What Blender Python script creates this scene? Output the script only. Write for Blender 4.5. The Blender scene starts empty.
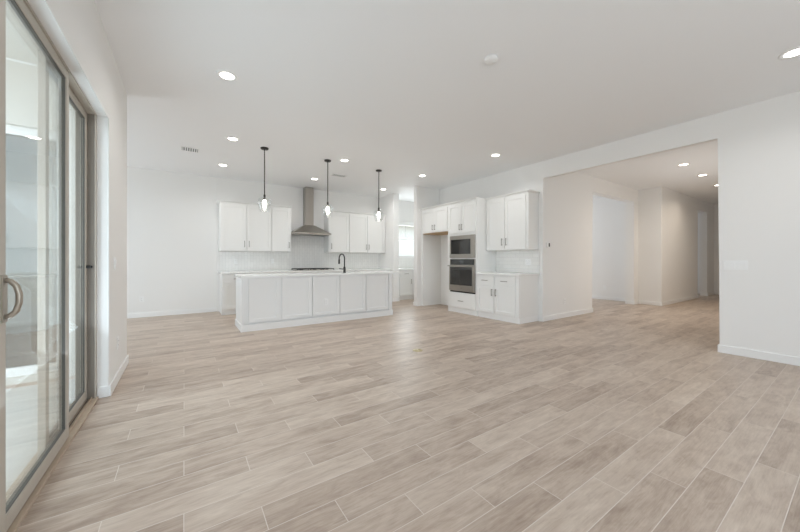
import bpy, bmesh, math, random
from mathutils import Vector, Matrix

# ------------------------------------------------------------------ camera, sky, light, exposure
sc = bpy.context.scene
COL = sc.collection
CAM_H, F_PX, HORIZON, YAW = 1.173, 319.24, 259.83, 0.5943
cd = bpy.data.cameras.new('camera')
cam = bpy.data.objects.new('camera', cd)
COL.objects.link(cam)
cam.location = (0, 0, CAM_H)
cam.rotation_euler = (math.pi/2, 0, -YAW)
cd.sensor_fit = 'HORIZONTAL'
cd.sensor_width = 36.0
cd.lens = F_PX*36.0/800.0
cd.shift_y = (HORIZON-266.0)/800.0
cd.clip_start = 0.02
sc.camera = cam

SKY = 6.0
w = bpy.data.worlds.new('sky')
sc.world = w
w.use_nodes = True
wn = w.node_tree.nodes
bg = wn['Background']
bg.inputs['Color'].default_value = (0.77, 0.885, 1.0, 1)
bg.inputs['Strength'].default_value = SKY

def portal(name, loc, rot, sx, sy):
    ld = bpy.data.lights.new(name, 'AREA')
    ld.shape = 'RECTANGLE'; ld.size = sx; ld.size_y = sy
    ld.cycles.is_portal = True
    o = bpy.data.objects.new(name, ld); COL.objects.link(o)
    o.location = loc; o.rotation_euler = rot
    return o
def area_lamp(name, loc, rot, sx, sy, energy, color=(1, 1, 1)):
    ld = bpy.data.lights.new(name, 'AREA')
    ld.shape = 'RECTANGLE'; ld.size = sx; ld.size_y = sy
    ld.energy = energy; ld.color = color
    o = bpy.data.objects.new(name, ld); COL.objects.link(o)
    o.location = loc; o.rotation_euler = rot
    return o
HP = math.pi/2
# area lamps point along local -Z:  (HP,0,0) -> +Y ; (-HP,0,0) -> -Y ; (0,HP,0) -> -X ; (0,-HP,0) -> +X
UP = math.radians(40)
area_lamp('fill_rear', (1.7, -2.62, 1.45), (HP+UP, 0, 0), 3.0, 2.2, 62, (0.75, 0.875, 1.0))  # added unseen fill behind the camera, tilted up to brighten the ceiling
area_lamp('daylight_sliding_door', (-1.15, 2.55, 1.2), (0, -HP-UP, 0), 2.2, 2.0, 36, (0.75, 0.875, 1.0))
area_lamp('daylight_nook', (-4.05, 6.5, 1.4), (0, -HP-UP, 0), 2.2, 2.6, 64, (0.75, 0.875, 1.0))
area_lamp('daylight_nook_patio', (-2.3, 4.45, 1.2), (HP+UP, 0, 0), 2.2, 2.0, 12, (0.75, 0.875, 1.0))
area_lamp('daylight_pantry', (5.86, 8.6, 1.75), (-HP-UP, 0, 0), 0.95, 1.05, 50, (0.93, 0.965, 1.0))
area_lamp('daylight_side_room', (8.8, 7.35, 1.6), (-HP, 0, 0), 1.8, 1.6, 55, (0.82, 0.91, 1.0))
area_lamp('daylight_far_room', (13.6, 5.6, 1.6), (-HP, 0, 0), 1.6, 1.6, 20, (0.88, 0.94, 1.0))
area_lamp('fill_hall', (8.2, 1.03, 1.7), (HP+.3, 0, 0), 2.4, 1.4, 30, (1.0, 0.955, 0.90))  # added hall fill; the wall behind this lamp has no window

sc.view_settings.view_transform = 'Standard'
sc.view_settings.look = 'None'
sc.view_settings.gamma = 1.0
sc.view_settings.use_curve_mapping = False
sc.view_settings.exposure = -0.53
sc.cycles.use_denoising = True
sc.cycles.max_bounces = 12
sc.cycles.diffuse_bounces = 7
sc.cycles.glossy_bounces = 6
sc.cycles.transmission_bounces = 8
sc.cycles.transparent_max_bounces = 32
sc.cycles.sample_clamp_indirect = 6.0
sc.cycles.caustics_reflective = False
sc.cycles.caustics_refractive = False

# ------------------------------------------------------------------ materials
def lin(c):
    return tuple((x/12.92 if x <= 0.04045 else ((x+0.055)/1.055)**2.4) for x in [v/255.0 for v in c])+(1,)
def mat(name, rgb, rough=0.5, metal=0.0, bump=0.0, bscale=200, emis=None, estr=0, coat=0.0):
    m = bpy.data.materials.new(name); m.use_nodes = True
    nt = m.node_tree; b = nt.nodes['Principled BSDF']
    b.inputs['Base Color'].default_value = lin(rgb)
    b.inputs['Roughness'].default_value = rough
    b.inputs['Metallic'].default_value = metal
    if coat: b.inputs['Coat Weight'].default_value = coat
    if emis:
        b.inputs['Emission Color'].default_value = (*emis, 1)
        b.inputs['Emission Strength'].default_value = estr
    tc = nt.nodes.new('ShaderNodeTexCoord')
    n = nt.nodes.new('ShaderNodeTexNoise'); n.inputs['Scale'].default_value = bscale
    n.inputs['Detail'].default_value = 3
    nt.links.new(tc.outputs['Object'], n.inputs['Vector'])
    if bump:
        bp = nt.nodes.new('ShaderNodeBump'); bp.inputs['Strength'].default_value = bump
        bp.inputs['Distance'].default_value = 0.002
        nt.links.new(n.outputs['Fac'], bp.inputs['Height'])
        nt.links.new(bp.outputs['Normal'], b.inputs['Normal'])
    else:                                   # faint roughness mottling
        mr = nt.nodes.new('ShaderNodeMapRange')
        mr.inputs['To Min'].default_value = max(0, rough-0.03); mr.inputs['To Max'].default_value = min(1, rough+0.03)
        nt.links.new(n.outputs['Fac'], mr.inputs['Value'])
        nt.links.new(mr.outputs['Result'], b.inputs['Roughness'])
    return m
M = {}
M['wall'] = mat('wall_paint', (238, 237, 235), 0.85, bump=0.12, bscale=90)
M['ceiling'] = mat('ceiling_paint', (243, 244, 245), 0.9, bump=0.15, bscale=70)
M['trim'] = mat('trim_paint', (240, 240, 239), 0.45)
M['cab'] = mat('cabinet_paint', (236, 236, 234), 0.42)
M['islandpaint'] = mat('island_paint', (236, 236, 235), 0.45)
M['counter'] = mat('white_quartz', (240, 240, 238), 0.18)
M['steel'] = mat('stainless_steel', (176, 171, 164), 0.3, 0.95)
M['nickel'] = mat('brushed_nickel', (150, 145, 138), 0.32, 0.95)
M['darkglass'] = mat('oven_glass', (46, 46, 45), 0.06, coat=0.6)
M['black'] = mat('matte_black', (30, 29, 28), 0.45)
M['bronze'] = mat('dark_rod', (62, 58, 54), 0.4, 0.4)
M['iron'] = mat('cast_iron', (38, 37, 36), 0.6)
M['plastic'] = mat('white_plastic', (242, 242, 241), 0.35)
M['plasticgrey'] = mat('slot_grey', (120, 120, 120), 0.5)
M['ventdark'] = mat('vent_dark', (140, 140, 140), 0.8)
M['frame'] = mat('taupe_vinyl_frame', (186, 178, 166), 0.42)
M['jambshade'] = mat('shaded_taupe_jamb', (128, 120, 110), 0.5)  # frame taupe darkened, with the jamb's shade put into the colour
M['tracktan'] = mat('tan_door_track', (182, 164, 144), 0.45)
M['framedark'] = mat('taupe_gasket', (88, 84, 78), 0.55)
M['handle'] = mat('satin_nickel_handle', (165, 155, 142), 0.35, 0.55)
M['rawwood'] = mat('raw_wood', (188, 158, 122), 0.7)
M['brass'] = mat('satin_brass', (196, 182, 146), 0.4, 0.7)
M['concrete'] = mat('patio_concrete', (205, 203, 198), 0.9, bump=0.2, bscale=60)
M['stucco'] = mat('stucco', (214, 211, 204), 0.95, bump=0.6, bscale=120)
M['block'] = mat('tan_block', (212, 200, 180), 0.95, bump=0.4, bscale=40)
M['ground'] = mat('gravel_ground', (196, 184, 168), 1.0, bump=0.5, bscale=90)
M['screen'] = mat('display_grey', (92, 94, 95), 0.3)
M['canlens'] = mat('lamp_diffuser', (255, 252, 244), 0.5, emis=(1.0, 0.95, 0.86), estr=14.0)
M['canlenswarm'] = mat('warm_lamp_diffuser', (255, 250, 240), 0.5, emis=(1.0, 0.90, 0.74), estr=14.0)
M['bulb'] = mat('lamp_bulb', (255, 252, 246), 0.5, emis=(1.0, 0.95, 0.86), estr=10.0)

def glass(name, tint=(0.97, 0.985, 0.975, 1), f0=0.04):
    m = bpy.data.materials.new(name); m.use_nodes = True
    nt = m.node_tree; nt.nodes.clear()
    out = nt.nodes.new('ShaderNodeOutputMaterial')
    mix = nt.nodes.new('ShaderNodeMixShader')
    tr = nt.nodes.new('ShaderNodeBsdfTransparent'); tr.inputs['Color'].default_value = tint
    gl = nt.nodes.new('ShaderNodeBsdfGlossy'); gl.inputs['Roughness'].default_value = 0.0
    gl.inputs['Color'].default_value = (1, 1, 1, 1)
    geo = nt.nodes.new('ShaderNodeNewGeometry')
    def mth(op, a=None, b=None, va=None, vb=None):
        n = nt.nodes.new('ShaderNodeMath'); n.operation = op
        if a is not None: nt.links.new(a, n.inputs[0])
        elif va is not None: n.inputs[0].default_value = va
        if b is not None: nt.links.new(b, n.inputs[1])
        elif vb is not None: n.inputs[1].default_value = vb
        return n.outputs[0]
    dt = nt.nodes.new('ShaderNodeVectorMath'); dt.operation = 'DOT_PRODUCT'
    nt.links.new(geo.outputs['Normal'], dt.inputs[0]); nt.links.new(geo.outputs['Incoming'], dt.inputs[1])
    c = mth('ABSOLUTE', dt.outputs['Value'])
    k = mth('POWER', mth('SUBTRACT', None, c, va=1.0), None, vb=5.0)
    F = mth('ADD', mth('MULTIPLY', k, None, vb=1-f0), None, vb=f0)
    nt.links.new(F, mix.inputs['Fac'])
    nt.links.new(tr.outputs[0], mix.inputs[1]); nt.links.new(gl.outputs[0], mix.inputs[2])
    nt.links.new(mix.outputs[0], out.inputs['Surface'])
    return m
M['glass'] = glass('clear_glass', (0.95, 0.97, 0.96, 1), 0.06)
M['tinted'] = glass('tinted_glass', (0.5, 0.53, 0.52, 1), 0.06)
M['house'] = mat('house_stucco', (206, 204, 200), 0.95, bump=0.1, bscale=120)
M['tanwall'] = mat('tan_wall', (176, 160, 134), 0.95, bump=0.4, bscale=40)
M['lampglass'] = glass('lamp_glass', (0.98, 0.985, 0.985, 1), 0.05)

def node_math(nt):
    def f(op, a, b=None, c=None):
        n = nt.nodes.new('ShaderNodeMath'); n.operation = op
        for i, x in enumerate((a, b, c)):
            if x is None: continue
            if isinstance(x, (int, float)): n.inputs[i].default_value = x
            else: nt.links.new(x, n.inputs[i])
        return n.outputs[0]
    return f

def plank_floor():
    m = bpy.data.materials.new('wood_look_tile'); m.use_nodes = True
    nt = m.node_tree; L = nt.links.new; b = nt.nodes['Principled BSDF']
    f = node_math(nt)
    geo = nt.nodes.new('ShaderNodeNewGeometry')
    sp = nt.nodes.new('ShaderNodeSeparateXYZ'); L(geo.outputs['Position'], sp.inputs[0])
    X, Y = sp.outputs['X'], sp.outputs['Y']
    A, W, X0, Y0 = 0.3055, 0.1561, 0.304, 2.016
    rr = f('DIVIDE', f('SUBTRACT', Y0+W/2, Y), W)          # row coordinate, growing towards -Y
    row = f('FLOOR', rr); fr = f('FRACT', rr)
    xx = f('DIVIDE', f('SUBTRACT', f('SUBTRACT', X, X0), f('MULTIPLY', row, A)), 3*A)
    idx = f('FLOOR', xx); fx = f('FRACT', xx)
    dy = f('MULTIPLY', f('MINIMUM', fr, f('SUBTRACT', 1.0, fr)), W)
    dx = f('MULTIPLY', f('MINIMUM', fx, f('SUBTRACT', 1.0, fx)), 3*A)
    d = f('MINIMUM', dx, dy)
    mr = nt.nodes.new('ShaderNodeMapRange'); mr.interpolation_type = 'SMOOTHSTEP'
    L(d, mr.inputs['Value']); mr.inputs['From Min'].default_value = 0.0009; mr.inputs['From Max'].default_value = 0.0024
    tile = mr.outputs['Result']                            # 0 grout, 1 tile
    cb = nt.nodes.new('ShaderNodeCombineXYZ'); L(idx, cb.inputs[0]); L(row, cb.inputs[1])
    wnz = nt.nodes.new('ShaderNodeTexWhiteNoise'); wnz.noise_dimensions = '3D'; L(cb.outputs[0], wnz.inputs['Vector'])
    rnd = wnz.outputs['Value']
    # grain coordinates, shifted per plank
    off = nt.nodes.new('ShaderNodeVectorMath'); off.operation = 'MULTIPLY_ADD'
    L(wnz.outputs['Color'], off.inputs[0]); off.inputs[1].default_value = (37, 23, 11)
    L(geo.outputs['Position'], off.inputs[2])
    def noise(sx, sy, scale, det, rough=0.55, dist=0.0):
        mp = nt.nodes.new('ShaderNodeMapping'); mp.inputs['Scale'].default_value = (sx, sy, 1)
        L(off.outputs[0], mp.inputs['Vector'])
        n = nt.nodes.new('ShaderNodeTexNoise'); n.inputs['Scale'].default_value = scale
        n.inputs['Detail'].default_value = det; n.inputs['Roughness'].default_value = rough
        n.inputs['Distortion'].default_value = dist
        L(mp.outputs[0], n.inputs['Vector']); return n.outputs['Fac']
    cloud = noise(1.6, 7.0, 1.5, 4, 0.6, 0.6)
    grain = noise(3.0, 55.0, 1.6, 5, 0.65, 0.2)
    fine = noise(9.0, 160.0, 1.5, 3)
    blot = noise(4.0, 11.0, 1.3, 5, 0.6, 1.2)
    v = f('ADD', f('MULTIPLY', f('SUBTRACT', cloud, 0.5), 1.1), f('MULTIPLY', f('SUBTRACT', grain, 0.5), 0.65))
    v = f('ADD', v, f('MULTIPLY', f('SUBTRACT', fine, 0.5), 0.35))
    v = f('ADD', v, f('MULTIPLY', f('SUBTRACT', blot, 0.5), 0.8))
    v = f('ADD', v, f('MULTIPLY', f('SUBTRACT', rnd, 0.5), 0.38))
    v = f('ADD', v, 0.5)
    cr = nt.nodes.new('ShaderNodeValToRGB'); L(v, cr.inputs['Fac'])
    e = cr.color_ramp.elements
    e[0].position = 0.0; e[0].color = lin((146, 127, 112))
    e[1].position = 1.0; e[1].color = lin((206, 191, 176))
    x = cr.color_ramp.elements.new(0.35); x.color = lin((173, 155, 140))
    x = cr.color_ramp.elements.new(0.6); x.color = lin((188, 171, 156))
    mix = nt.nodes.new('ShaderNodeMix'); mix.data_type = 'RGBA'
    L(tile, mix.inputs['Factor']); mix.inputs['A'].default_value = lin((214, 204, 194)); L(cr.outputs['Color'], mix.inputs['B'])
    L(mix.outputs['Result'], b.inputs['Base Color'])
    rg = f('ADD', f('MULTIPLY', f('SUBTRACT', 1.0, tile), 0.4), f('ADD', 0.33, f('MULTIPLY', grain, 0.12)))
    L(rg, b.inputs['Roughness'])
    bp = nt.nodes.new('ShaderNodeBump'); bp.inputs['Strength'].default_value = 0.35; bp.inputs['Distance'].default_value = 0.002
    L(f('ADD', tile, f('MULTIPLY', grain, 0.25)), bp.inputs['Height']); L(bp.outputs['Normal'], b.inputs['Normal'])
    return m
M['floor'] = plank_floor()

def tiles(name, tw, th, vertical=False, axes='XZ'):
    m = bpy.data.materials.new(name); m.use_nodes = True
    nt = m.node_tree; L = nt.links.new; b = nt.nodes['Principled BSDF']
    geo = nt.nodes.new('ShaderNodeNewGeometry')
    sp = nt.nodes.new('ShaderNodeSeparateXYZ'); L(geo.outputs['Position'], sp.inputs[0])
    cb = nt.nodes.new('ShaderNodeCombineXYZ')
    a = sp.outputs[axes[0]]; z = sp.outputs['Z']
    if vertical: L(z, cb.inputs[0]); L(a, cb.inputs[1])
    else: L(a, cb.inputs[0]); L(z, cb.inputs[1])
    br = nt.nodes.new('ShaderNodeTexBrick'); L(cb.outputs[0], br.inputs['Vector'])
    br.inputs['Scale'].default_value = 1.0
    br.inputs['Brick Width'].default_value = tw; br.inputs['Row Height'].default_value = th
    br.inputs['Mortar Size'].default_value = 0.0022; br.inputs['Mortar Smooth'].default_value = 0.3
    br.inputs['Color1'].default_value = lin((240, 239, 236)); br.inputs['Color2'].default_value = lin((235, 234, 231))
    br.inputs['Mortar'].default_value = lin((218, 217, 215))
    L(br.outputs['Color'], b.inputs['Base Color'])
    b.inputs['Roughness'].default_value = 0.25
    bp = nt.nodes.new('ShaderNodeBump'); bp.inputs['Strength'].default_value = 0.5; bp.inputs['Distance'].default_value = 0.002
    bp.invert = True
    L(br.outputs['Fac'], bp.inputs['Height']); L(bp.outputs['Normal'], b.inputs['Normal'])
    return m
M['picket'] = tiles('picket_tile', 0.15, 0.065, True, 'XZ')
M['subway'] = tiles('subway_tile', 0.2, 0.0765, False, 'YZ')
M['picketside'] = M['picket']

# ------------------------------------------------------------------ mesh helpers
class B:
    def __init__(s): s.bm = bmesh.new()
    def box(s, x0, x1, y0, y1, z0, z1):
        vs = [s.bm.verts.new(p) for p in ((x0,y0,z0),(x1,y0,z0),(x1,y1,z0),(x0,y1,z0),(x0,y0,z1),(x1,y0,z1),(x1,y1,z1),(x0,y1,z1))]
        for q in ((3,2,1,0),(4,5,6,7),(0,1,5,4),(1,2,6,5),(2,3,7,6),(3,0,4,7)):
            s.bm.faces.new([vs[i] for i in q])
        return s
    def prism(s, pts, axis, a, b):
        """polygon pts (2-D) extruded along axis from a to b; returns s"""
        def P(p, t): return {'x': (t, p[0], p[1]), 'y': (p[0], t, p[1]), 'z': (p[0], p[1], t)}[axis]
        v0 = [s.bm.verts.new(P(p, a)) for p in pts]; v1 = [s.bm.verts.new(P(p, b)) for p in pts]
        n = len(pts)
        s.bm.faces.new(v0[::-1]); s.bm.faces.new(v1)
        for i in range(n): s.bm.faces.new((v0[i], v0[(i+1) % n], v1[(i+1) % n], v1[i]))
        return s
    def frustum(s, lo, hi):
        """two z-rects (x0,x1,y0,y1,z)"""
        def R(r): return [(r[0],r[2],r[4]),(r[1],r[2],r[4]),(r[1],r[3],r[4]),(r[0],r[3],r[4])]
        v0 = [s.bm.verts.new(p) for p in R(lo)]; v1 = [s.bm.verts.new(p) for p in R(hi)]
        s.bm.faces.new(v0[::-1]); s.bm.faces.new(v1)
        for i in range(4): s.bm.faces.new((v0[i], v0[(i+1)%4], v1[(i+1)%4], v1[i]))
        return s
    def lathe(s, prof, c=(0,0,0), n=24, axis='z', smooth=True):
        rings = []
        for r, h in prof:
            ring = []
            if r <= 1e-6:
                ring = [s.bm.verts.new(s._ax(0, 0, h, c, axis))]
            else:
                for i in range(n):
                    t = 2*math.pi*i/n
                    ring.append(s.bm.verts.new(s._ax(r*math.cos(t), r*math.sin(t), h, c, axis)))
            rings.append(ring)
        for A, Bq in zip(rings, rings[1:]):
            for i in range(n):
                j = (i+1) % n
                if len(A) == 1 and len(Bq) == 1: continue
                if len(A) == 1: fc = s.bm.faces.new((A[0], Bq[j], Bq[i]))
                elif len(Bq) == 1: fc = s.bm.faces.new((A[i], A[j], Bq[0]))
                else: fc = s.bm.faces.new((A[i], A[j], Bq[j], Bq[i]))
                fc.smooth = smooth
        return s
    def _ax(s, a, b, h, c, axis):
        if axis == 'z': p = (a, b, h)
        elif axis == 'y': p = (a, h, b)
        else: p = (h, a, b)
        return (p[0]+c[0], p[1]+c[1], p[2]+c[2])
    def cyl(s, c, r, h0, h1, axis='z', n=20):
        return s.lathe([(0,h0),(r,h0),(r,h1),(0,h1)], c, n, axis, False)
    def tube(s, pts, r, n=10):
        pts = [Vector(p) for p in pts]
        rings = []; up = None
        for i, p in enumerate(pts):
            t = (pts[min(i+1, len(pts)-1)]-pts[max(i-1, 0)]).normalized()
            if up is None:
                up = Vector((0,0,1)) if abs(t.z) < 0.9 else Vector((1,0,0))
            u = (up-t*up.dot(t)).normalized(); v = t.cross(u); up = u
            rr = r[i] if isinstance(r, (list, tuple)) else r
            rings.append([s.bm.verts.new(p+u*rr*math.cos(2*math.pi*k/n)+v*rr*math.sin(2*math.pi*k/n)) for k in range(n)])
        for A, Bq in zip(rings, rings[1:]):
            for k in range(n):
                fc = s.bm.faces.new((A[k], A[(k+1)%n], Bq[(k+1)%n], Bq[k])); fc.smooth = True
        s.bm.faces.new(rings[0][::-1]); s.bm.faces.new(rings[-1])
        return s
    def bevel_if(s, test, off, seg=3):
        es = [e for e in s.bm.edges if test(e.verts[0].co, e.verts[1].co)]
        if es: bmesh.ops.bevel(s.bm, geom=es, offset=off, segments=seg, affect='EDGES', profile=0.5, clamp_overlap=True)
        return s
    def build(s, name, m, parent=None, bevel=0):
        bmesh.ops.recalc_face_normals(s.bm, faces=s.bm.faces[:])
        me = bpy.data.meshes.new(name); s.bm.to_mesh(me); s.bm.free()
        me.materials.append(M[m] if isinstance(m, str) else m)
        o = bpy.data.objects.new(name, me); COL.objects.link(o)
        if parent: o.parent = parent
        if bevel:
            md = o.modifiers.new('bevel', 'BEVEL'); md.width = bevel; md.segments = 2; md.limit_method = 'ANGLE'
        return o
def tag(o, label, cat, group=None, kind=None):
    o['label'] = label; o['category'] = cat
    if group: o['group'] = group
    if kind: o['kind'] = kind
    return o
def thing(name, label, cat, loc=(0,0,0), rz=0, group=None):
    o = bpy.data.objects.new(name, None); COL.objects.link(o)
    o.location = loc; o.rotation_euler = (0, 0, rz); o.empty_display_size = 0.1
    return tag(o, label, cat, group)
def struct(o, label=None, cat=None):
    o['kind'] = 'structure'
    if label: o['label'] = label
    if cat: o['category'] = cat
    return o
def copy_tree(o, parent=None):
    c = o.copy(); COL.objects.link(c)
    if parent: c.parent = parent
    for ch in list(o.children): copy_tree(ch, c)
    return c
R90 = -math.pi/2

# ------------------------------------------------------------------ room shell
H = 3.04
XL, XR, YB = -0.535, 5.63, 8.29
WT = 3.04
fl = B().box(-0.735, 16.2, -2.7, 8.6, -0.1, 0).box(-4.2, -0.735, 4.52, 8.6, -0.1, 0)
struct(fl.build('floor', 'floor'), 'pale taupe wood-look plank tile floor with light grout', 'floor')
ce = B().box(-0.735, 16.2, -2.7, 8.6, H, H+0.12).box(-4.2, -0.735, 4.52, 8.6, H, H+0.12)
struct(ce.build('ceiling', 'ceiling'), 'flat white painted ceiling with recessed lights', 'ceiling')

def near(a, b): return abs(a-b) < 1e-4
# left wall with the sliding-door opening
OY0, OY1, OZ = 1.55, 3.677, 2.397
b = B().prism([(-2.5,0),(OY0,0),(OY0,OZ),(OY1,OZ),(OY1,0),(4.72,0),(4.72,H),(-2.5,H)], 'x', -0.735, XL)
b.bevel_if(lambda p,q: near(p.x,XL) and near(q.x,XL) and ((near(p.y,OY0) and near(q.y,OY0)) or (near(p.y,OY1) and near(q.y,OY1)) or (near(p.z,OZ) and near(q.z,OZ)) or (near(p.y,4.72) and near(q.y,4.72))), 0.018, 3)
struct(b.build('wall_left', 'wall'), 'white wall on the left around the sliding glass door', 'wall')
# right wall with the wide cased-free opening
b = B().prism([(-2.5,0),(1.09,0),(1.09,2.735),(3.50,2.735),(3.50,0),(6.45,0),(6.45,H),(-2.5,H)], 'x', XR, XR+0.15)
b.bevel_if(lambda p,q: near(p.x,XR) and near(q.x,XR) and ((near(p.y,1.09) and near(q.y,1.09)) or (near(p.y,3.5) and near(q.y,3.5)) or (near(p.z,2.735) and near(q.z,2.735))), 0.014, 3)
struct(b.build('wall_right', 'wall'), 'white wall on the right with a wide opening to the hall', 'wall')
# back wall (kitchen, nook, pantry) with the pantry window hole
WX0, WX1, WZ0, WZ1 = 5.30, 6.42, 1.26, 2.36
b = B().box(-4.2, 0.61, 8.325, 8.55, 0, H).box(0.61, WX0, YB, 8.55, 0, H).box(WX0, WX1, YB, 8.55, 0, WZ0).box(WX0, WX1, YB, 8.55, WZ1, H).box(WX1, 7.6, YB, 8.55, 0, H)
struct(b.build('wall_back', 'wall'), 'white wall at the back behind the kitchen cabinets', 'wall')
b = B().box(4.86, 5.05, 7.52, YB, 0, H)
b.bevel_if(lambda p,q: near(p.y,7.52) and near(q.y,7.52) and near(p.x,q.x), 0.015, 3)
struct(b.build('wall_kitchen_return', 'wall'), 'short white wall between the back counter and the pantry', 'wall')
b = B().box(4.88, 7.6, 6.45, 6.59, 0, H)
b.bevel_if(lambda p,q: near(p.x,4.88) and near(q.x,4.88) and near(p.y,q.y), 0.015, 3)
struct(b.build('wall_fridge_alcove', 'wall'), 'short white wall left of the empty refrigerator alcove', 'wall')
struct(B().box(7.6, 7.75, 3.7, 8.55, 0, H).build('wall_pantry_side', 'wall'))
# hall
b = B().prism([(5.78,0),(7.55,0),(7.55,2.715),(9.77,2.715),(9.77,0),(10.05,0),(10.05,H),(5.78,H)], 'y', 3.50, 3.70)
b.bevel_if(lambda p,q: near(p.y,3.5) and near(q.y,3.5) and ((near(p.x,7.55) and near(q.x,7.55)) or (near(p.x,9.77) and near(q.x,9.77)) or (near(p.z,2.715) and near(q.z,2.715))), 0.014, 3)
struct(b.build('wall_hall', 'wall'), 'white hall wall with a square opening to a side room', 'wall')
b = B().box(10.05, 10.2, 3.17, 3.7, 0, H)
struct(b.build('wall_hall_return', 'wall'))
b = B().prism([(10.05,0),(13.05,0),(13.05,2.70),(14.05,2.70),(14.05,0),(14.85,0),(14.85,H),(10.05,H)], 'y', 3.0, 3.17)
b.bevel_if(lambda p,q: near(p.y,3.0) and near(q.y,3.0) and (near(p.x,q.x) and (near(p.x,10.05) or near(p.x,13.05) or near(p.x,14.05))), 0.014, 3)
struct(b.build('wall_passage', 'wall'), 'white wall along the far passage with a doorway', 'wall')
struct(B().box(14.85, 15.0, 0.8, 6.0, 0, H).build('wall_passage_end', 'wall'))
struct(B().box(5.78, 14.85, 0.85, 1.0, 0, H).build('wall_hall_near', 'wall'))
struct(B().box(10.28, 10.43, 3.7, 7.6, 0, H).build('wall_side_room', 'wall'))
struct(B().box(7.75, 10.43, 7.6, 7.75, 0, H).build('wall_side_room_back', 'wall'))
struct(B().box(10.43, 14.85, 5.85, 6.0, 0, H).build('wall_far_room_back', 'wall'))
# nook and the wall behind the camera
b = B().box(-4.2, -3.4, 4.52, 4.72, 0, H).box(-3.4, -1.0, 4.52, 4.72, 2.45, H).box(-1.0, -0.735, 4.52, 4.72, 0, H).box(-3.4, -1.0, 4.52, 4.72, 0, 0.06)
struct(b.build('wall_nook_patio', 'stucco'))
b = B().box(-4.2, -4.0, 4.72, 5.2, 0, H).box(-4.2, -4.0, 7.8, 8.325, 0, H).box(-4.2, -4.0, 5.2, 7.8, 0, 0.3).box(-4.2, -4.0, 5.2, 7.8, 2.6, H)
struct(b.build('wall_nook_side', 'wall'))
b = B().box(-0.735, 0.2, -2.7, -2.5, 0, H).box(3.2, 5.78, -2.7, -2.5, 0, H).box(0.2, 3.2, -2.7, -2.5, 0, 0.3).box(0.2, 3.2, -2.7, -2.5, 2.7, H)  # opening added out of view to let fill light into the room
struct(b.build('wall_front', 'wall'))

# baseboards
BH, BT = 0.097, 0.013
def baseboard(name, *boxes, label=None):
    b = B()
    for x0, x1, y0, y1 in boxes: b.box(x0, x1, y0, y1, 0, BH)
    return struct(b.build(name, 'trim', None, 0.004), label, 'baseboard' if label else None)
baseboard('baseboard_left', (XL, XL+BT, OY1-BT, 4.72+BT), (-0.61, XL, OY1-BT, OY1), (XL, XL+BT, -2.5, OY0+BT), (-0.735, XL, 4.72, 4.72+BT))
baseboard('baseboard_right', (XR-BT, XR, -2.5, 1.09+BT), (XR, XR+0.15, 1.09, 1.09+BT), (XR-BT, XR, 3.50, 3.575))
baseboard('baseboard_back', (-4.0, 0.61, 8.325-BT, 8.325))
baseboard('baseboard_kitchen_return', (4.86-BT, 5.05+BT, 7.52-BT, 7.52), (5.05, 5.05+BT, 7.52, 7.66))
baseboard('baseboard_alcove', (4.88-BT, 4.88, 6.45-BT, 6.59+BT), (4.88, 5.03, 6.45-BT, 6.45), (4.88, 7.6, 6.59, 6.59+BT), (XR-BT, XR, 5.47, 6.40))
baseboard('baseboard_hall', (XR, 7.55+BT, 3.5-BT, 3.5), (7.55, 7.55+BT, 3.5, 3.7), (9.77-BT, 9.77, 3.5-BT, 3.7), (9.77, 10.05, 3.5-BT, 3.5))
baseboard('baseboard_passage', (10.05-BT, 10.05, 3.0-BT, 3.5-BT), (10.05, 13.05+BT, 3.0-BT, 3.0), (14.05-BT, 14.85, 3.0-BT, 3.0), (14.05-BT, 14.05, 3.0, 3.17), (14.85-BT, 14.85, 1.0, 3.0-BT))
baseboard('baseboard_side_room', (10.28-BT, 10.28, 3.7, 7.6))
baseboard('baseboard_nook', (-4.0, -4.0+BT, 4.72, 8.31))

# outdoors
struct(B().box(-40, 40, -40, 45, -0.3, -0.14).build('ground_outside', 'ground'))
struct(B().box(-6.5, -0.735, -3.5, 4.52, -0.14, -0.03).build('patio_slab', 'concrete'))
struct(B().box(-1.9, -0.735, -3.5, 4.52, 3.06, 3.25).build('patio_ceiling', 'stucco'))
tag(B().box(-6.7, -6.5, -6, 12.5, -0.14, 1.8).build('garden_wall', 'block'), 'pale block garden wall beyond the patio seen through the sliding door', 'wall')
nb = thing('neighbour_house', 'pale neighbouring house outside the pantry window', 'house', (7.0, 14.5, -0.14))
B().box(-6, 7, 0, 5, 0, 3.2).build('house_wall', 'house', nb)
B().frustum((-6.5,7.5,-0.5,5.5,3.2), (-3,4,2.3,2.6,4.6)).build('roof', 'block', nb)
tag(B().box(0, 14, 11.2, 11.4, -0.14, 1.35).build('fence_wall', 'tanwall'), 'low tan block wall outside the pantry window', 'wall')

# ------------------------------------------------------------------ sliding glass door
d1 = bpy.data.objects.new('door_1', None); COL.objects.link(d1); d1.location = (-0.68, 2.6, 0)
struct(d1, 'two-panel sliding glass patio door in a taupe frame', 'door')
def rel(b, o):
    bmesh.ops.translate(b.bm, verts=b.bm.verts[:], vec=-Vector(o.location)); return b
fx0, fx1 = -0.735, -0.612
rel(B().box(fx0, fx1, OY0, OY0+0.045, 0, OZ).box(fx0, fx1, OY1-0.045, OY1, 0, OZ).box(fx0, fx1, OY0+0.045, OY1-0.045, OZ-0.014, OZ), d1).build('door_frame', 'frame', d1, 0.002)
rel(B().box(fx0, -0.600, OY0, OY1, 0, 0.018).box(-0.640, -0.634, OY0+.045, OY1-.045, 0.018, 0.035).box(-0.684, -0.678, OY0+.045, OY1-.045, 0.018, 0.035), d1).build('door_track', 'tracktan', d1, 0.002)
rel(B().box(-0.661, -0.657, OY0+.045, OY1-.045, 0.018, 0.022), d1).build('track_groove', 'framedark', d1)
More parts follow.
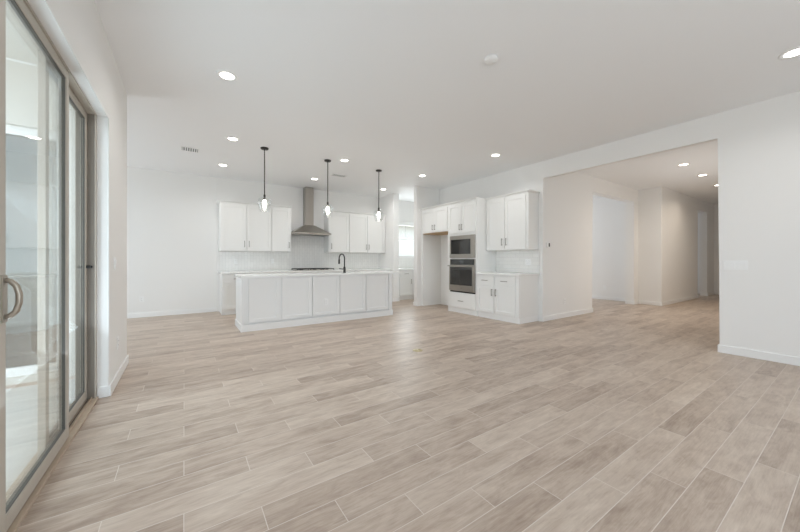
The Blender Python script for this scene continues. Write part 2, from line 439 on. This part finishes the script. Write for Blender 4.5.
def panel(y0, y1, xa, xb, near_stile, far_stile, active):
    pr_ = rel(B().box(xa, xb, y0, y0+near_stile, 0.03, OZ-0.018).box(xa, xb, y1-far_stile, y1, 0.03, OZ-0.018)
        .box(xa, xb, y0+near_stile, y1-far_stile, 0.03, 0.100).box(xa, xb, y0+near_stile, y1-far_stile, OZ-0.072, OZ-0.018), d1).build('door_panel', 'frame', d1, 0.003)
    g = 0.006
    xm = (xa+xb)/2
    ga, gb, gc, gd = y0+near_stile, y1-far_stile, 0.100, OZ-0.072
    rel(B().box(xa+.006, xb-.006, ga, ga+g, gc, gd).box(xa+.006, xb-.006, gb-g, gb, gc, gd).box(xa+.006, xb-.006, ga+g, gb-g, gc, gc+g).box(xa+.006, xb-.006, ga+g, gb-g, gd-g, gd), d1).build('gasket', 'framedark', pr_)
    rel(B().box(xm-.006, xm+.006, ga+g, gb-g, gc+g, gd-g), d1).build('glass_pane', 'glass', pr_)
    return pr_
pa = panel(1.90, 2.915, -0.655, -0.618, 0.13, 0.055, True)
pb = panel(2.68, OY1-0.048, -0.698, -0.664, 0.055, 0.05, False)
hx = -0.618
pts = [(hx, 2.005, 0.935), (hx+.02, 2.005, 0.94), (hx+.036, 2.005, 0.96), (hx+.044, 2.005, 0.995), (hx+.044, 2.005, 1.03), (hx+.036, 2.005, 1.065), (hx+.02, 2.005, 1.085), (hx, 2.005, 1.09)]
rel(B().tube(pts, 0.011).box(hx, hx+.006, 1.985, 2.025, 0.915, 1.11), d1).build('door_handle', 'handle', pa)
rel(B().cyl((0, OY1-0.075, 1.115), 0.012, -0.664, -0.640, 'x'), d1).build('lock_knob', 'black', pb)
rel(B().cyl((-0.64, 0, 1.115), 0.010, OY1-.058, OY1-.045, 'y'), d1).build('strike_stop', 'black', d1)

rel(B().box(-.733, -.620, OY1-.047, OY1-.0451, .02, OZ-.016), d1).build('jamb_shade_strip', 'jambshade', d1)  # thin dark sheet over the jamb face, standing in for its shadow
d2 = bpy.data.objects.new('door_2', None); COL.objects.link(d2); d2.location = (-2.2, 4.62, 0.06)
struct(d2, 'white framed glass door of the breakfast nook facing the patio', 'door')
B().box(-1.2, -1.14, -.04, .04, 0, 2.39).box(1.14, 1.2, -.04, .04, 0, 2.39).box(-1.14, 1.14, -.04, .04, 2.31, 2.39).box(-1.14, 1.14, -.04, .04, 0, .08).box(-.03, .03, -.03, .03, .08, 2.31).build('door_frame', 'trim', d2)
B().box(-1.14, -.03, -.005, .005, .08, 2.31).box(.03, 1.14, -.005, .005, .08, 2.31).build('glass_pane', 'tinted', d2)

# ------------------------------------------------------------------ pantry window
w1 = bpy.data.objects.new('window_1', None); COL.objects.link(w1); w1.location = (WX0, 8.40, WZ0)
struct(w1, 'white framed window above the pantry counter', 'window')
WW, WHt = WX1-WX0, WZ1-WZ0
B().box(0, .05, -.03, .03, 0, WHt).box(WW-.05, WW, -.03, .03, 0, WHt).box(.05, WW-.05, -.03, .03, 0, .05).box(.05, WW-.05, -.03, .03, WHt-.05, WHt).box(.05, WW-.05, -.02, .02, .53, .57).build('window_frame', 'trim', w1, .002)
B().box(.05, WW-.05, -.004, .004, .05, WHt-.05).build('glass_pane', 'glass', w1)
B().box(.002, WW-.002, -.10, -.03, .001, .012).build('window_sill', 'trim', w1)
hr = B().box(.01, WW-.01, -.09, -.035, WHt-.10, WHt-.003).build('blind_headrail', 'trim', w1)
B().tube([(.52,-.092,WHt-.10),(.52,-.092,.62)], .005, 8).build('blind_wand', 'plasticgrey', hr)

# ------------------------------------------------------------------ cabinet kit (local: x = width, front at y=0 facing -y, z up)
def shaker(b, x0, x1, z0, z1, st=0.062, y=0.0, th=0.022, rec=0.013):
    b.box(x0, x0+st, y-th, y, z0, z1).box(x1-st, x1, y-th, y, z0, z1)
    b.box(x0+st, x1-st, y-th, y, z0, z0+st).box(x0+st, x1-st, y-th, y, z1-st, z1)
    b.box(x0+st, x1-st, y-th+rec, y, z0+st, z1-st)
    return b
def pull(x, z, length, vertical, y=-0.020):
    b = B(); h = length/2; o = y-0.028
    if vertical:
        b.box(x-.006, x+.006, o-.008, o, z-h, z+h)
        for s in (-1, 1): b.box(x-.005, x+.005, o, y, z+s*(h-.015)-.005, z+s*(h-.015)+.005)
    else:
        b.box(x-h, x+h, o-.008, o, z-.006, z+.006)
        for s in (-1, 1): b.box(x+s*(h-.015)-.005, x+s*(h-.015)+.005, o, y, z-.005, z+.005)
    return b
def door(root, x0, x1, z0, z1, hx=None, hz=None, hl=0.145):
    d = shaker(B(), x0, x1, z0, z1).build('door', 'cab', root)
    if hx is not None: pull(hx, hz, hl, True).build('handle', 'nickel', d, .002)
    return d
def drawer(root, x0, x1, z0, z1, hz=None, hl=0.145):
    d = B().box(x0, x1, -.020, 0, z0, z1).build('drawer', 'cab', root, .002)
    pull((x0+x1)/2, (z0+z1)/2 if hz is None else hz, hl, False).build('handle', 'nickel', d, .002)
    return d
def crown(root, w, depth, z, left=True, right=True, o=0.035, back=None):
    if back is not None:                    # the side return stops where a neighbour begins
        return B().box(0, w, -.012, depth, z, z+.048).box(w, w+o, -.012, back, z+.03, z+.048).box(w, w+.012, -.012, back, z, z+.03) \
            .frustum((0, w+.012, -.024, -.012, z), (0, w+o, -.047, -.012, z+.038)).box(0, w+o, -.047, -.012, z+.038, z+.048).build('crown_molding', 'cab', root)
    xl = -o if left else 0; xr = w+o if right else w
    prof = B().box(0, w, -.012, depth, z, z+.012)
    prof.frustum((0, w, -.012, depth, z+.012), (xl, xr, -.012-o, depth, z+.038))
    prof.box(xl, xr, -.012-o, depth, z+.038, z+.048)
    return prof.build('crown_molding', 'cab', root)

UZ0, UZ1 = 1.368, 2.425
def upper(label, loc, rz, wdt, depth, doors, group, cl=False, cr=False):
    r = thing('upper_cabinet', label, 'cabinet', loc, rz, group)
    B().box(0, wdt, 0, depth, UZ0, UZ1).build('body', 'cab', r)
    for x0, x1, hx in doors: door(r, x0, x1, UZ0+.012, UZ1-.022, hx, 1.53)
    crown(r, wdt, depth, UZ1, cl, cr)
    return r
GU = 'white upper cabinets on the back kitchen wall'
YU = 7.95
upper('white double-door upper cabinet at the far left end of the back wall', (.635, YU, 0), 0, 1.07, YB-YU-.001, [(.035, .525, .49), (.545, 1.058, .585)], GU, cl=True)
upper('narrow single-door white upper cabinet just left of the range hood', (1.707, YU, 0), 0, .462, YB-YU-.001, [(.012, .43, .395)], GU)
upper('single-door white upper cabinet just right of the range hood', (3.125, YU, 0), 0, .575, YB-YU-.001, [(.03, .562, .065)], GU)
upper('white double-door upper cabinet at the right end of the back wall', (3.702, YU, 0), 0, 1.155, YB-YU-.001, [(.012, .55, .515), (.562, 1.10, .595)], GU)

def base(label, loc, rz, wdt, depth, doors, drawers, group, end_right=False, end_left=False):
    r = thing('base_cabinet', label, 'cabinet', loc, rz, group)
    x0 = .018 if end_left else 0; x1 = wdt-.018 if end_right else wdt
    B().box(x0, x1, 0, depth, .11, .874).build('body', 'cab', r)
    B().box(x0, x1+(.012 if end_right else 0), .025, depth, 0, .11).build('toe_kick', 'trim', r)
    if end_right: B().prism([(depth,.11),(depth,.874),(0,.874),(0,.11)], 'x', wdt-.018, wdt).build('end_panel', 'cab', r)
    if end_left: B().prism([(.025,0),(depth,0),(depth,.874),(0,.874),(0,.11),(.025,.11)], 'x', 0, .018).build('end_panel', 'cab', r)
    for a, c, hx in doors: door(r, a, c, .125, .655, hx, .535, .14)
    for a, c in drawers: drawer(r, a, c, .675, .855, .765)
    return r
GB = 'white base cabinets along the back wall'
YBF = 7.68
DB = YB-YBF-.001
base('white base cabinet at the left end of the back counter, beside the bare wall', (.657, YBF, 0), 0, .56, DB, [(.03, .55, .50)], [(.03, .55)], GB, end_left=True)
base('white base cabinet behind the left half of the island', (1.219, YBF, 0), 0, .96, DB, [(.01, .475, .435), (.485, .95, .525)], [(.01, .475), (.485, .95)], GB)
base('white base cabinet under the gas cooktop', (2.181, YBF, 0), 0, 1.05, DB, [(.01, .52, .48), (.53, 1.04, .57)], [(.01, .52), (.53, 1.04)], GB)
base('white base cabinet behind the faucet', (3.233, YBF, 0), 0, .80, DB, [(.01, .395, .355), (.405, .79, .445)], [(.01, .395), (.405, .79)], GB)
base('white base cabinet at the right end of the back counter', (4.035, YBF, 0), 0, .82, DB, [(.01, .405, .365), (.415, .78, .455)], [(.01, .405), (.415, .78)], GB)
tag(B().box(.632, 4.859, 7.645, YB-.012, .875, .914).build('countertop', 'counter', None, .003), 'white quartz countertop along the back wall under the cooktop', 'countertop')
tag(B().box(.65, 4.859, YB-.011, YB-.001, .915, 1.367).box(2.175, 3.12, YB-.011, YB-.001, 1.367, 1.80).build('backsplash', 'picket'), 'glossy white tile backsplash on the back wall behind the cooktop', 'backsplash')

# right-hand run (facing -X)
XF = 5.03
YT0, YT1 = 4.59, 5.465            # oven tower
r = base('white two-door base cabinet right of the wall ovens', (XF, YT0-.001, 0), R90, 1.004, XR-XF-.001, [(.02, .445, .41), (.468, .93, .505)], [(.02, .445), (.468, .93)], None, end_right=True)
tag(B().box(XF-.035, XR-.001, 3.555, YT0-.002, .875, .914).build('countertop', 'counter', None, .003), 'short white countertop right of the wall ovens', 'countertop')
tag(B().box(XR-.011, XR-.001, 3.565, YT0-.002, .915, 1.367).build('backsplash', 'subway'), 'white subway tile backsplash beside the wall ovens', 'backsplash')
upper('white two-door upper cabinet on the right wall beside the wall ovens', (5.31, YT0-.003, 0), R90, 1.002, XR-5.31-.001, [(.023, .468, .428), (.49, .953, .528)], None, cr=True)
# tall oven cabinet
TW = YT1-YT0; TD = XR-XF-.001
t = thing('oven_cabinet', 'tall white cabinet holding the microwave and wall oven', 'cabinet', (XF, YT1, 0), R90)
mz0, mz1, oz0, oz1 = 1.215, 1.705, 0.455, 1.190
ox0, ox1 = .066, TW-.045
B().box(0, .02, 0, TD, 0, 2.425).box(TW-.02, TW, 0, TD, 0, 2.425).box(.02, TW-.02, TD-.01, TD, .1, 2.425).box(.02, ox0-.002, 0, .02, .1, 2.425).box(ox1+.002, TW-.02, 0, .02, .1, 2.425) \
   .box(ox0-.002, ox1+.002, 0, TD-.01, oz1+.003, mz0-.003).box(ox0-.002, ox1+.002, 0, TD-.01, mz1+.003, 2.425).box(ox0-.002, ox1+.002, 0, TD-.01, .10, oz0-.003).build('body', 'cab', t)
B().box(.02, TW-.02, .02, .04, 0, .10).build('toe_kick', 'trim', t)
door(t, .03, TW/2-.004, 1.765, 2.40, TW/2-.035, 1.885, .13); door(t, TW/2+.004, TW-.03, 1.765, 2.40, TW/2+.035, 1.885, .13)
drawer(t, .03, TW-.03, .125, .435, .275)
crown(t, TW, TD, 2.425, False, False)
# microwave
mw = thing('microwave', 'built-in stainless steel microwave above the wall oven', 'microwave', (XF, YT1, 0), R90)
B().box(ox0, ox1, -.018, .45, mz0, mz1).build('casing', 'steel', mw, .003)
B().box(ox0+.055, ox1-.125, -.026, -.018, mz0+.085, mz1-.085).build('door_window', 'darkglass', mw)
B().box(ox1-.105, ox1-.02, -.022, -.018, mz0+.03, mz1-.03).build('control_panel', 'steel', mw)
B().box(ox0+.012, ox1-.012, -.024, -.018, mz0+.01, mz0+.055).build('vent_trim', 'steel', mw)
# wall oven
ov = thing('wall_oven', 'stainless steel wall oven with black glass door under the microwave', 'oven', (XF, YT1, 0), R90)
B().box(ox0, ox1, -.010, .5, oz0+.03, oz1).build('casing', 'steel', ov, .002)
B().box(ox0+.01, ox1-.01, -.004, .4, oz0, oz0+.03).build('vent_gap', 'black', ov)
B().box(ox0+.03, ox1-.03, -.018, -.010, oz1-.125, oz1-.006).build('control_panel', 'darkglass', ov)
B().box((ox0+ox1)/2-.055, (ox0+ox1)/2+.045, -.0195, -.018, oz1-.10, oz1-.035).build('display', 'screen', ov)
dr = B().box(ox0, ox1, -.034, -.010, oz0+.035, oz1-.140).build('door', 'steel', ov, .003)
B().box(ox0+.04, ox1-.065, -.038, -.034, oz0+.165, oz1-.175).build('window', 'darkglass', dr)
B().box(ox0+.005, ox1-.005, -.085, -.065, oz1-.158, oz1-.136).box(ox0+.05, ox0+.07, -.066, -.034, oz1-.156, oz1-.140).box(ox1-.07, ox1-.05, -.066, -.034, oz1-.156, oz1-.140).build('handle', 'steel', dr, .003)
B().cyl(((ox0+ox1)/2, 0, oz0+.10), .014, -.036, -.034, 'y').build('badge', 'nickel', dr)
# cabinet above the fridge alcove
fw = 6.448-YT1-.001
fr_ = thing('fridge_cabinet', 'white two-door cabinet above the empty refrigerator alcove', 'cabinet', (XF, 6.448, 0), R90)
B().box(0, .045, 0, TD, 0, 2.425).build('side_panel', 'cab', fr_)
B().box(.045, fw, 0, TD, 1.835, 2.425).build('body', 'cab', fr_)
B().box(.05, fw-.005, .01, TD-.01, 1.818, 1.835).build('bottom_panel', 'rawwood', fr_)
door(fr_, .045, .505, 1.85, 2.40, .468, 1.955, .13); door(fr_, .513, fw-.015, 1.85, 2.40, .55, 1.955, .13)
crown(fr_, fw, TD, 2.425, False, False)

# pantry counter
p = base('white pantry base cabinet under the window', (5.052, YBF, 0), 0, .57, DB, [(.11, .56, .515)], [(.13, .56)], None)
base('white pantry base cabinet beyond the doorway edge', (5.624, YBF, 0), 0, 1.25, DB, [(.01, .62, .58), (.63, 1.24, .67)], [(.01, .62), (.63, 1.24)], None)
tag(B().box(5.051, 7.0, 7.645, YB-.012, .875, .914).build('countertop', 'counter', None, .003), 'pale countertop under the pantry window', 'countertop')
tag(B().box(5.051, 7.0, YB-.011, YB-.001, .915, 1.235).build('backsplash', 'picket'), 'white tile backsplash below the pantry window', 'backsplash')

# ------------------------------------------------------------------ island
IX0, IX1, IY0, IY1 = .79, 3.655, 5.735, 6.42
isl = thing('kitchen_island', 'long white kitchen island with five recessed panels along its front', 'island', (IX0, IY0, 0))
IW, ID = IX1-IX0, IY1-IY0
sx0, sx1, sy0, sy1 = 1.5, 2.3, .25, .66     # sink hole, local
B().box(0, IW, 0, ID, 0, .66).box(0, sx0-.03, 0, ID, .66, .874).box(sx1+.03, IW, 0, ID, .66, .874).box(sx0-.03, sx1+.03, 0, sy0-.03, .66, .874).build('body', 'islandpaint', isl)
for a, c in ((.875, 1.36), (1.40, 1.913), (1.94, 2.462), (2.474, 3.017), (3.04, 3.558)):
    shaker(B(), a-IX0, c-IX0, .142, .862, .055, 0.0, .030, .015).build('panel', 'islandpaint', isl)
B().box(-.02, 0, -.03, ID, 0, .874).build('end_panel', 'islandpaint', isl)
B().box(0, .035, -.03, 0, .0, .874).build('corner_trim', 'islandpaint', isl)
B().box(IW-.075, IW, -.03, 0, 0, .874).build('corner_trim', 'islandpaint', isl)
B().box(-.034, IW+.014, -.042, -.03, 0, .115).box(-.034, -.02, -.03, ID, 0, .115).box(IW, IW+.014, -.03, ID, 0, .115).build('base_molding', 'islandpaint', isl, .004)
ct = B().box(.755, 3.86, 5.69, IY0+sy0, .875, .914).box(.755, 3.86, IY0+sy1, 6.46, .875, .914).box(.755, IX0+sx0, IY0+sy0, IY0+sy1, .875, .914).box(IX0+sx1, 3.86, IY0+sy0, IY0+sy1, .875, .914)
bmesh.ops.remove_doubles(ct.bm, verts=ct.bm.verts[:], dist=1e-5)
tag(ct.build('countertop', 'counter'), 'long white quartz countertop on the kitchen island', 'countertop')
sk = B(); X0, X1, Y0, Y1 = IX0+sx0, IX0+sx1, IY0+sy0, IY0+sy1
sk.box(X0, X1, Y0, Y1, .68, .69).box(X0-.01, X0, Y0-.01, Y1+.01, .68, .874).box(X1, X1+.01, Y0-.01, Y1+.01, .68, .874).box(X0, X1, Y0-.01, Y0, .68, .874).box(X0, X1, Y1, Y1+.01, .68, .874)
tag(sk.build('sink', 'steel'), 'stainless steel sink set into the island countertop', 'sink')
# faucet
fx, fy = 2.65, 5.90
fc = thing('faucet', 'tall matte black gooseneck kitchen faucet on the island', 'faucet', (fx, fy, .914))
B().lathe([(0,0),(.03,0),(.03,.008),(.024,.014),(.024,.10),(.017,.12),(.014,.13),(0,.13)], (0,0,0), 20).build('base', 'black', fc)
dx_, dy_ = -.25, .97
arc = [(0,0,.12),(0,0,.26)]
for k in range(0, 11):
    a = math.pi*k/10
    rr = .085
    arc.append((dx_*(rr-rr*math.cos(a)), dy_*(rr-rr*math.cos(a)), .29+rr*math.sin(a)))
arc.append((arc[-1][0], arc[-1][1], .265))
B().tube(arc, .0125, 12).build('spout', 'black', fc)
B().cyl((arc[-1][0], arc[-1][1], 0), .018, .175, .27).build('spray_head', 'black', fc)
B().tube([(-.015, 0, .075), (-.05, 0, .078), (-.115, 0, .085)], [.011, .009, .007]).build('lever', 'black', fc)

# ------------------------------------------------------------------ hood and cooktop
hd = thing('range_hood', 'stainless steel chimney range hood over the cooktop', 'range hood', (2.646, YB, 0))
bk = -.002
B().box(-.473, .473, -.54, bk, 1.805, 1.842).frustum((-.473, .473, -.54, bk, 1.842), (-.105, .145, -.225, bk, 2.06)).build('canopy', 'steel', hd, .002)
B().box(-.085, .125, -.20, bk, 2.06, H-.002).build('chimney', 'steel', hd, .002)
B().box(-.44, .44, -.48, -.06, 1.800, 1.805).build('filter', 'nickel', hd)
B().box(-.11, .11, -.5415, -.54, 1.812, 1.834).build('control_strip', 'nickel', hd)
ck = thing('gas_cooktop', 'stainless gas cooktop with black grates on the back counter', 'cooktop', (2.715, 7.96, .914))
B().box(-.47, .47, -.26, .26, 0, .012).build('tray', 'steel', ck, .003)
for k in range(3):
    x = -.325+.325*k; g = B()
    for dx in (-.14, .14): g.box(x+dx-.007, x+dx+.007, -.22, .24, .03, .045)
    for dy in (-.213, .01, .233): g.box(x-.14, x+.14, dy-.007, dy+.007, .03, .045)
    g.box(x-.007, x+.007, -.22, .24, .03, .045)
    for dx in (-.14, .14):
        for dy in (-.213, .233): g.box(x+dx-.008, x+dx+.008, dy-.008, dy+.008, .012, .03)
    g.build('grate', 'iron', ck)
    for dy in (-.1, .12): B().lathe([(0,.012),(.045,.012),(.045,.02),(.03,.024),(0,.024)], (x,dy,0), 16).build('burner', 'iron', ck)
for k in range(5): B().lathe([(0,.012),(.017,.012),(.015,.034),(0,.034)], (-.22+.11*k, -.245, 0), 14).build('knob', 'steel', ck)

# ------------------------------------------------------------------ pendants
def make_pendant():
    r = thing('pendant_light', '', 'pendant light', (0,0,H), 0, 'glass pendant lights over the island')
    B().lathe([(0,0),(.062,0),(.062,-.018),(.055,-.024),(0,-.024)], n=28).build('canopy', 'bronze', r)
    B().cyl((0,0,0), .0085, -.80, -.024, n=12).build('rod', 'bronze', r)
    B().lathe([(0,-.78),(.016,-.78),(.018,-.80),(.018,-.835),(.024,-.845),(.024,-.862),(0,-.862)], n=18).build('socket', 'bronze', r)
    outer = [(.026,-.820),(.055,-.825),(.085,-.842),(.104,-.872),(.110,-.905),(.106,-.945),(.095,-.99),(.082,-1.035),(.073,-1.062)]
    inner = [(a-.003, z-.0005) for a, z in reversed(outer)]
    B().lathe(outer+inner, n=36).build('glass_shade', 'lampglass', r)
    B().lathe([(0,-.862),(.014,-.862),(.020,-.875),(.032,-.90),(.037,-.925),(.034,-.95),(.024,-.985),(.012,-1.012),(0,-1.02)], n=20).build('bulb', 'bulb', r)
    ld = bpy.data.lights.new('pendant_lamp', 'POINT'); ld.energy = 2.0; ld.color = (1, .9, .75); ld.shadow_soft_size = .04
    lo = bpy.data.objects.new('pendant_lamp', ld); COL.objects.link(lo); lo.parent = r; lo.location = (0, 0, -1.12)
    return r
pp = make_pendant()
for i, (x, y, lb) in enumerate(((1.11, 5.68, 'clear glass pendant light above the left end of the island, leftmost of three'),
                                (2.23, 5.72, 'clear glass pendant light above the middle of the island, beside the range hood'),
                                (3.36, 5.76, 'clear glass pendant light above the right end of the island, rightmost of three'))):
    o = pp if i == 0 else copy_tree(pp)
    o.location = (x, y, H); o['label'] = lb

# ------------------------------------------------------------------ recessed lights
def make_can(lens, color, energy):
    r = thing('recessed_light', '', 'ceiling light', (0,0,H), 0, 'recessed ceiling lights')
    B().lathe([(.066,-.001),(.066,-.006),(.095,-.008),(.100,-.004),(.100,-.001)], n=32).build('trim_ring', 'plastic', r)
    B().lathe([(0,-.001),(.066,-.001),(.066,-.005),(0,-.005)], n=28).build('lens', lens, r)
    ld = bpy.data.lights.new('can_lamp', 'AREA'); ld.shape = 'DISK'; ld.size = .13; ld.energy = energy; ld.color = color; ld.spread = math.radians(150)
    lo = bpy.data.objects.new('can_lamp', ld); COL.objects.link(lo); lo.parent = r; lo.location = (0, 0, -.012)
    return r
CW = 8.0
can = make_can('canlens', (1, .985, .96), CW)
cans = [(.36, 3.66, 'large round recessed light in the ceiling nearest the sliding glass door'),
        (.62, 5.52, 'recessed ceiling light right of the left ceiling vent, second back along the left row'),
        (.63, 7.16, 'recessed ceiling light farthest back above the left upper cabinets'),
        (2.49, 5.54, 'recessed ceiling light just right of the middle pendant rod'),
        (2.49, 7.20, 'recessed ceiling light close to the top of the range hood chimney'),
        (4.36, 7.24, 'recessed ceiling light behind the rightmost pendant, near the pantry corner'),
        (4.37, 5.58, 'recessed ceiling light in front of the cabinet above the refrigerator alcove'),
        (4.60, 3.76, 'recessed ceiling light above the base cabinet beside the wall ovens'),
        (4.55, .39, 'recessed ceiling light at the upper right, by the wall with the switches')]
for i, (x, y, lb) in enumerate(cans):
    o = can if i == 0 else copy_tree(can)
    o.location = (x, y, H); o['label'] = lb
hc = make_can('canlenswarm', (1, .86, .70), 10.0)
for i, (x, y, lb) in enumerate(((8.1, 2.07, 'recessed hall ceiling light nearest the wide opening'), (9.45, 2.09, 'middle recessed hall ceiling light of the three'), (11.04, 2.15, 'recessed hall ceiling light farthest down the hall, cut by the wall edge'))):
    o = hc if i == 0 else copy_tree(hc)
    o.location = (x, y, H); o['label'] = lb; o['group'] = 'recessed lights in the hall'

# ------------------------------------------------------------------ vents, detector
def vent(label, x, y, sx, sy, n):
    r = thing('ceiling_vent', label, 'vent', (x, y, H), 0, 'ceiling air vents')
    B().box(-sx/2, sx/2, -sy/2, -sy/2+.02, -.008, -.001).box(-sx/2, sx/2, sy/2-.02, sy/2, -.008, -.001).box(-sx/2, -sx/2+.02, -sy/2+.02, sy/2-.02, -.008, -.001).box(sx/2-.02, sx/2, -sy/2+.02, sy/2-.02, -.008, -.001).build('frame', 'plastic', r)
    B().box(-sx/2+.02, sx/2-.02, -sy/2+.02, sy/2-.02, -.003, -.001).build('opening', 'ventdark', r)
    st = (sx-.04)/n
    for k in range(n):
        xx = -sx/2+.02+st*(k+.5)
        B().prism([(xx-.007,-.004),(xx+.003,-.011),(xx+.006,-.010),(xx-.004,-.003)], 'y', -sy/2+.02, sy/2-.02).build('slat', 'plastic', r)
    return r
vent('white slatted ceiling vent at the left, beside a recessed light', .08, 6.46, .27, .24, 7)
vent('white slatted ceiling vent behind the middle pendant', 2.83, 6.6, .36, .20, 7)
sd = thing('smoke_detector', 'small round white smoke detector on the bare ceiling', 'smoke detector', (2.36, 1.98, H))
B().lathe([(0,-.001),(.062,-.001),(.064,-.014),(.055,-.028),(.03,-.034),(0,-.034)], n=32).build('housing', 'plastic', sd)
B().lathe([(0,-.034),(.012,-.034),(.011,-.037),(0,-.037)], (.02, -.015, 0), 14).build('test_button', 'plastic', sd)

# ------------------------------------------------------------------ wall plates (local: front faces -y)
def plate(name, label, cat, loc, rz, n=1, outlet=False, group=None, mat_='plastic'):
    r = thing(name, label, cat, loc, rz, group)
    wv = .072+.046*(n-1)
    B().box(-wv/2, wv/2, -.006, -.0005, -.058, .058).build('plate', mat_, r, .002)
    for k in range(n):
        x = (k-(n-1)/2)*.046
        if outlet:
            for s in (-1, 1):
                sk_ = B().box(x-.016, x+.016, -.009, -.006, s*.02-.014, s*.02+.014).build('socket', mat_, r, .002)
                B().box(x-.008, x-.005, -.0095, -.009, s*.02-.006, s*.02+.006).box(x+.005, x+.008, -.0095, -.009, s*.02-.006, s*.02+.006).build('slot', 'plasticgrey', sk_)
        else:
            B().prism([(-.006,-.033),(-.009,-.033),(-.013,.033),(-.006,.033)], 'x', x-.016, x+.016).build('rocker', mat_, r)
    return r
L90 = math.pi/2
plate('light_switch', 'single white light switch on the left wall beside the sliding door', 'light switch', (XL, 3.93, 1.14), L90)
plate('wall_outlet', 'white outlet low on the left wall below the light switch', 'outlet', (XL, 4.09, .37), L90, 1, True)
plate('wall_outlet', 'white outlet low on the bare back wall left of the kitchen', 'outlet', (-.72, 8.325, .37), 0, 1, True)
plate('light_switch', 'wide four-rocker white switch plate on the right wall', 'light switch', (XR, .945, 1.105), R90, 4)
plate('wall_outlet', 'white outlet on the hall wall just right of the wide opening edge', 'outlet', (6.40, 3.5, .33), 0, 1, True)
plate('wall_outlet', 'white outlet low on the side room wall through the hall opening', 'outlet', (10.28, 4.42, .36), R90, 1, True)
plate('wall_outlet', 'white outlet low on the far passage wall', 'outlet', (11.32, 3.0, .33), 0, 1, True)
plate('wall_outlet', 'white outlet on the back tile left of the hood, nearest the left end', 'outlet', (.99, YB-.011, 1.14), 0, 1, True)
plate('light_switch', 'white switch on the back tile under the narrow upper cabinet', 'light switch', (1.80, YB-.011, 1.14), 0, 1)
plate('wall_outlet', 'white double outlet plate on the subway tile beside the ovens', 'outlet', (XR-.011, 3.80, 1.13), R90, 2, True)
plate('wall_outlet', 'white outlet on the middle panel of the island front', 'outlet', (2.2, IY0-.015, .385), 0, 1, True)
th = thing('thermostat', 'small white thermostat with a dark screen on the hall wall', 'thermostat', (5.79, 3.5, 1.46))
B().box(-.05, .05, -.022, -.0005, -.045, .045).build('housing', 'plastic', th, .004)
B().box(.004, .044, -.0235, -.022, -.036, .036).build('screen', 'black', th)
# floor box
fo = thing('floor_outlet', 'small brass floor outlet cover set in the tile floor', 'floor outlet', (2.505, 3.30, 0), math.radians(0))
B().lathe([(0,.0005),(.066,.0005),(.064,.005),(.058,.006),(0,.006)], n=32).build('cover_plate', 'brass', fo)
for s in (-1, 1):
    l_ = B().lathe([(0,.006),(.022,.006),(.021,.009),(0,.009)], (s*.028, 0, 0), 18).build('lid', 'brass', fo)
    B().box(s*.028-.012, s*.028+.012, -.0015, .0015, .009, .0096).build('slot', 'framedark', l_)
